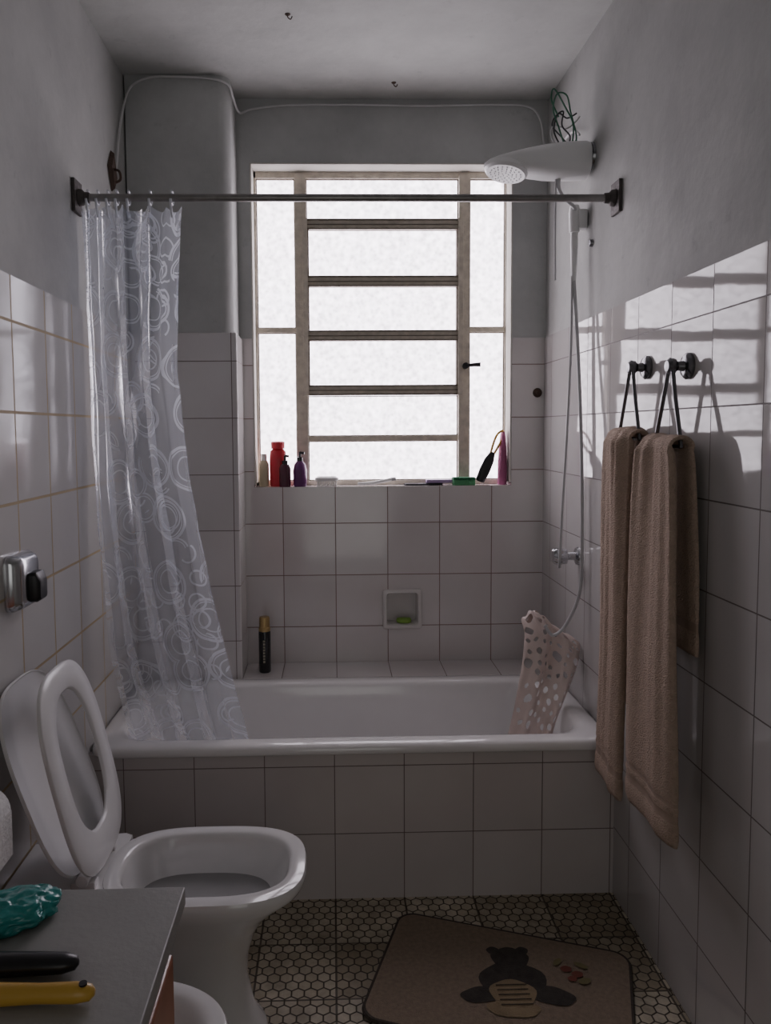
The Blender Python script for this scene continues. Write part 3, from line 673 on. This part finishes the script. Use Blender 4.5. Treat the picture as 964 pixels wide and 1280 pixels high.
G().box((.228,2.945,SZ+.020),(.246,2.985,SZ+.032)).make('blade_head',M_grey,parent=rz,bevel=.002)
g=G().box((.28,2.975,SZ),(.43,2.985,SZ+.008))
for i in range(28): g.box((.282+i*.0052,2.948,SZ+.001),(.2845+i*.0052,2.976,SZ+.007))
tag(g.make('comb',M_bw,smooth=False),'dark fine toothed comb lying on the window sill','comb')
M_lil=pmat('lilac_pack',(.34,.24,.42),.4)
g=G().loft([rrect(.415,2.975,.05,.02,.006,z) for z in (SZ+.009,SZ+.012,SZ+.022)]); tag(g.make('sachet',M_lil,bevel=.002),'lilac paper sachet lying on the comb','sachet')
M_gr=pmat('green_scourer',(.02,.17,.07),.9,bump=.8,bscale=200); M_grl=pmat('sponge_foam',(.10,.35,.16),.9,bump=.8)
sp=thing('sponge',(.51,2.965,SZ),'green scouring sponge on the window sill','sponge')
G().loft([rrect(.51,2.965,.042,.022,.006,z) for z in (SZ,SZ+.020)]).make('foam',M_grl,parent=sp,bevel=.002)
G().loft([rrect(.51,2.965,.043,.023,.006,z) for z in (SZ+.020,SZ+.030)]).make('scourer',M_gr,parent=sp,bevel=.002)
bb=thing('bath_brush',(.60,2.965,SZ),'black brush with looped yellow handle leaning by the window','brush')
d=V((.085,.0,.19)).normalized(); u=V((d.z,0,-d.x)); o0=V((.572,2.965,SZ+.012))
def bp(a,b_,y=0): return o0+d*a+u*b_+V((0,y,0))
g=G(); R=[]
for a,w in ((-.0,.010),(.004,.018),(.05,.021),(.09,.019),(.12,.011),(.125,.004)):
    R.append([bp(a,w*math.cos(2*pi*k/20),.008*math.sin(2*pi*k/20)) for k in range(20)])
g.loft(R); g.make('head',M_black,parent=bb,angle=60)
G().tube(catmull([bp(.115,-.006),bp(.15,-.011),bp(.19,-.013),bp(.215,0),bp(.19,.011),bp(.15,.010),bp(.118,.006)],6),.0045,8).make('handle',M_yel,parent=bb)
M_pink=pmat('magenta_cloth',(.45,.12,.26),.7,bump=.5)
g=G(); R=[]
for k,(z,w) in enumerate(((0,.016),(.01,.018),(.08,.018),(.15,.014),(.19,.009),(.205,.005))):
    R.append([V((.661+.002*k*.3+w*math.cos(2*pi*q/20),2.975+.022*math.sin(2*pi*q/20)+.003*math.sin(k+q),SZ+z)) for q in range(20)])
g.loft(R); tag(g.make('wash_cloth',M_pink,angle=70),'pink folded wash cloth standing by the window frame','cloth')
# ------------------------------------------------------------------ light
w=bpy.data.worlds.new('World'); S.world=w; w.use_nodes=True
bg=w.node_tree.nodes['Background']; bg.inputs[0].default_value=(.8,.82,.82,1); bg.inputs[1].default_value=.3
ld=bpy.data.lights.new('fill_light','AREA'); ld.energy=3.2; ld.size=.8; ld.size_y=1.8; ld.shape='RECTANGLE'; ld.color=(1,.97,.92)  # added fill lamp behind the camera, brightens the surfaces facing it
lo=bpy.data.objects.new('fill_light',ld); lo.location=(.08,-1.05,1.15); lo.rotation_euler=(math.radians(90),0,0); C.objects.link(lo)
# ------------------------------------------------------------------ camera
cd=bpy.data.cameras.new('Camera'); cam=bpy.data.objects.new('Camera',cd); C.objects.link(cam)
cd.sensor_fit='VERTICAL'; cd.sensor_height=36; cd.sensor_width=27; cd.lens=963/1280*36
cam.matrix_world=Matrix.Translation((0,0,1.357))@Matrix.Rotation(math.radians(-1.5),4,'Z')@Matrix.Rotation(math.radians(86),4,'X')@Matrix.Rotation(math.radians(-.4),4,'Z')
cd.shift_y=-.0279; cd.shift_x=.0326; cd.clip_start=.01
S.camera=cam
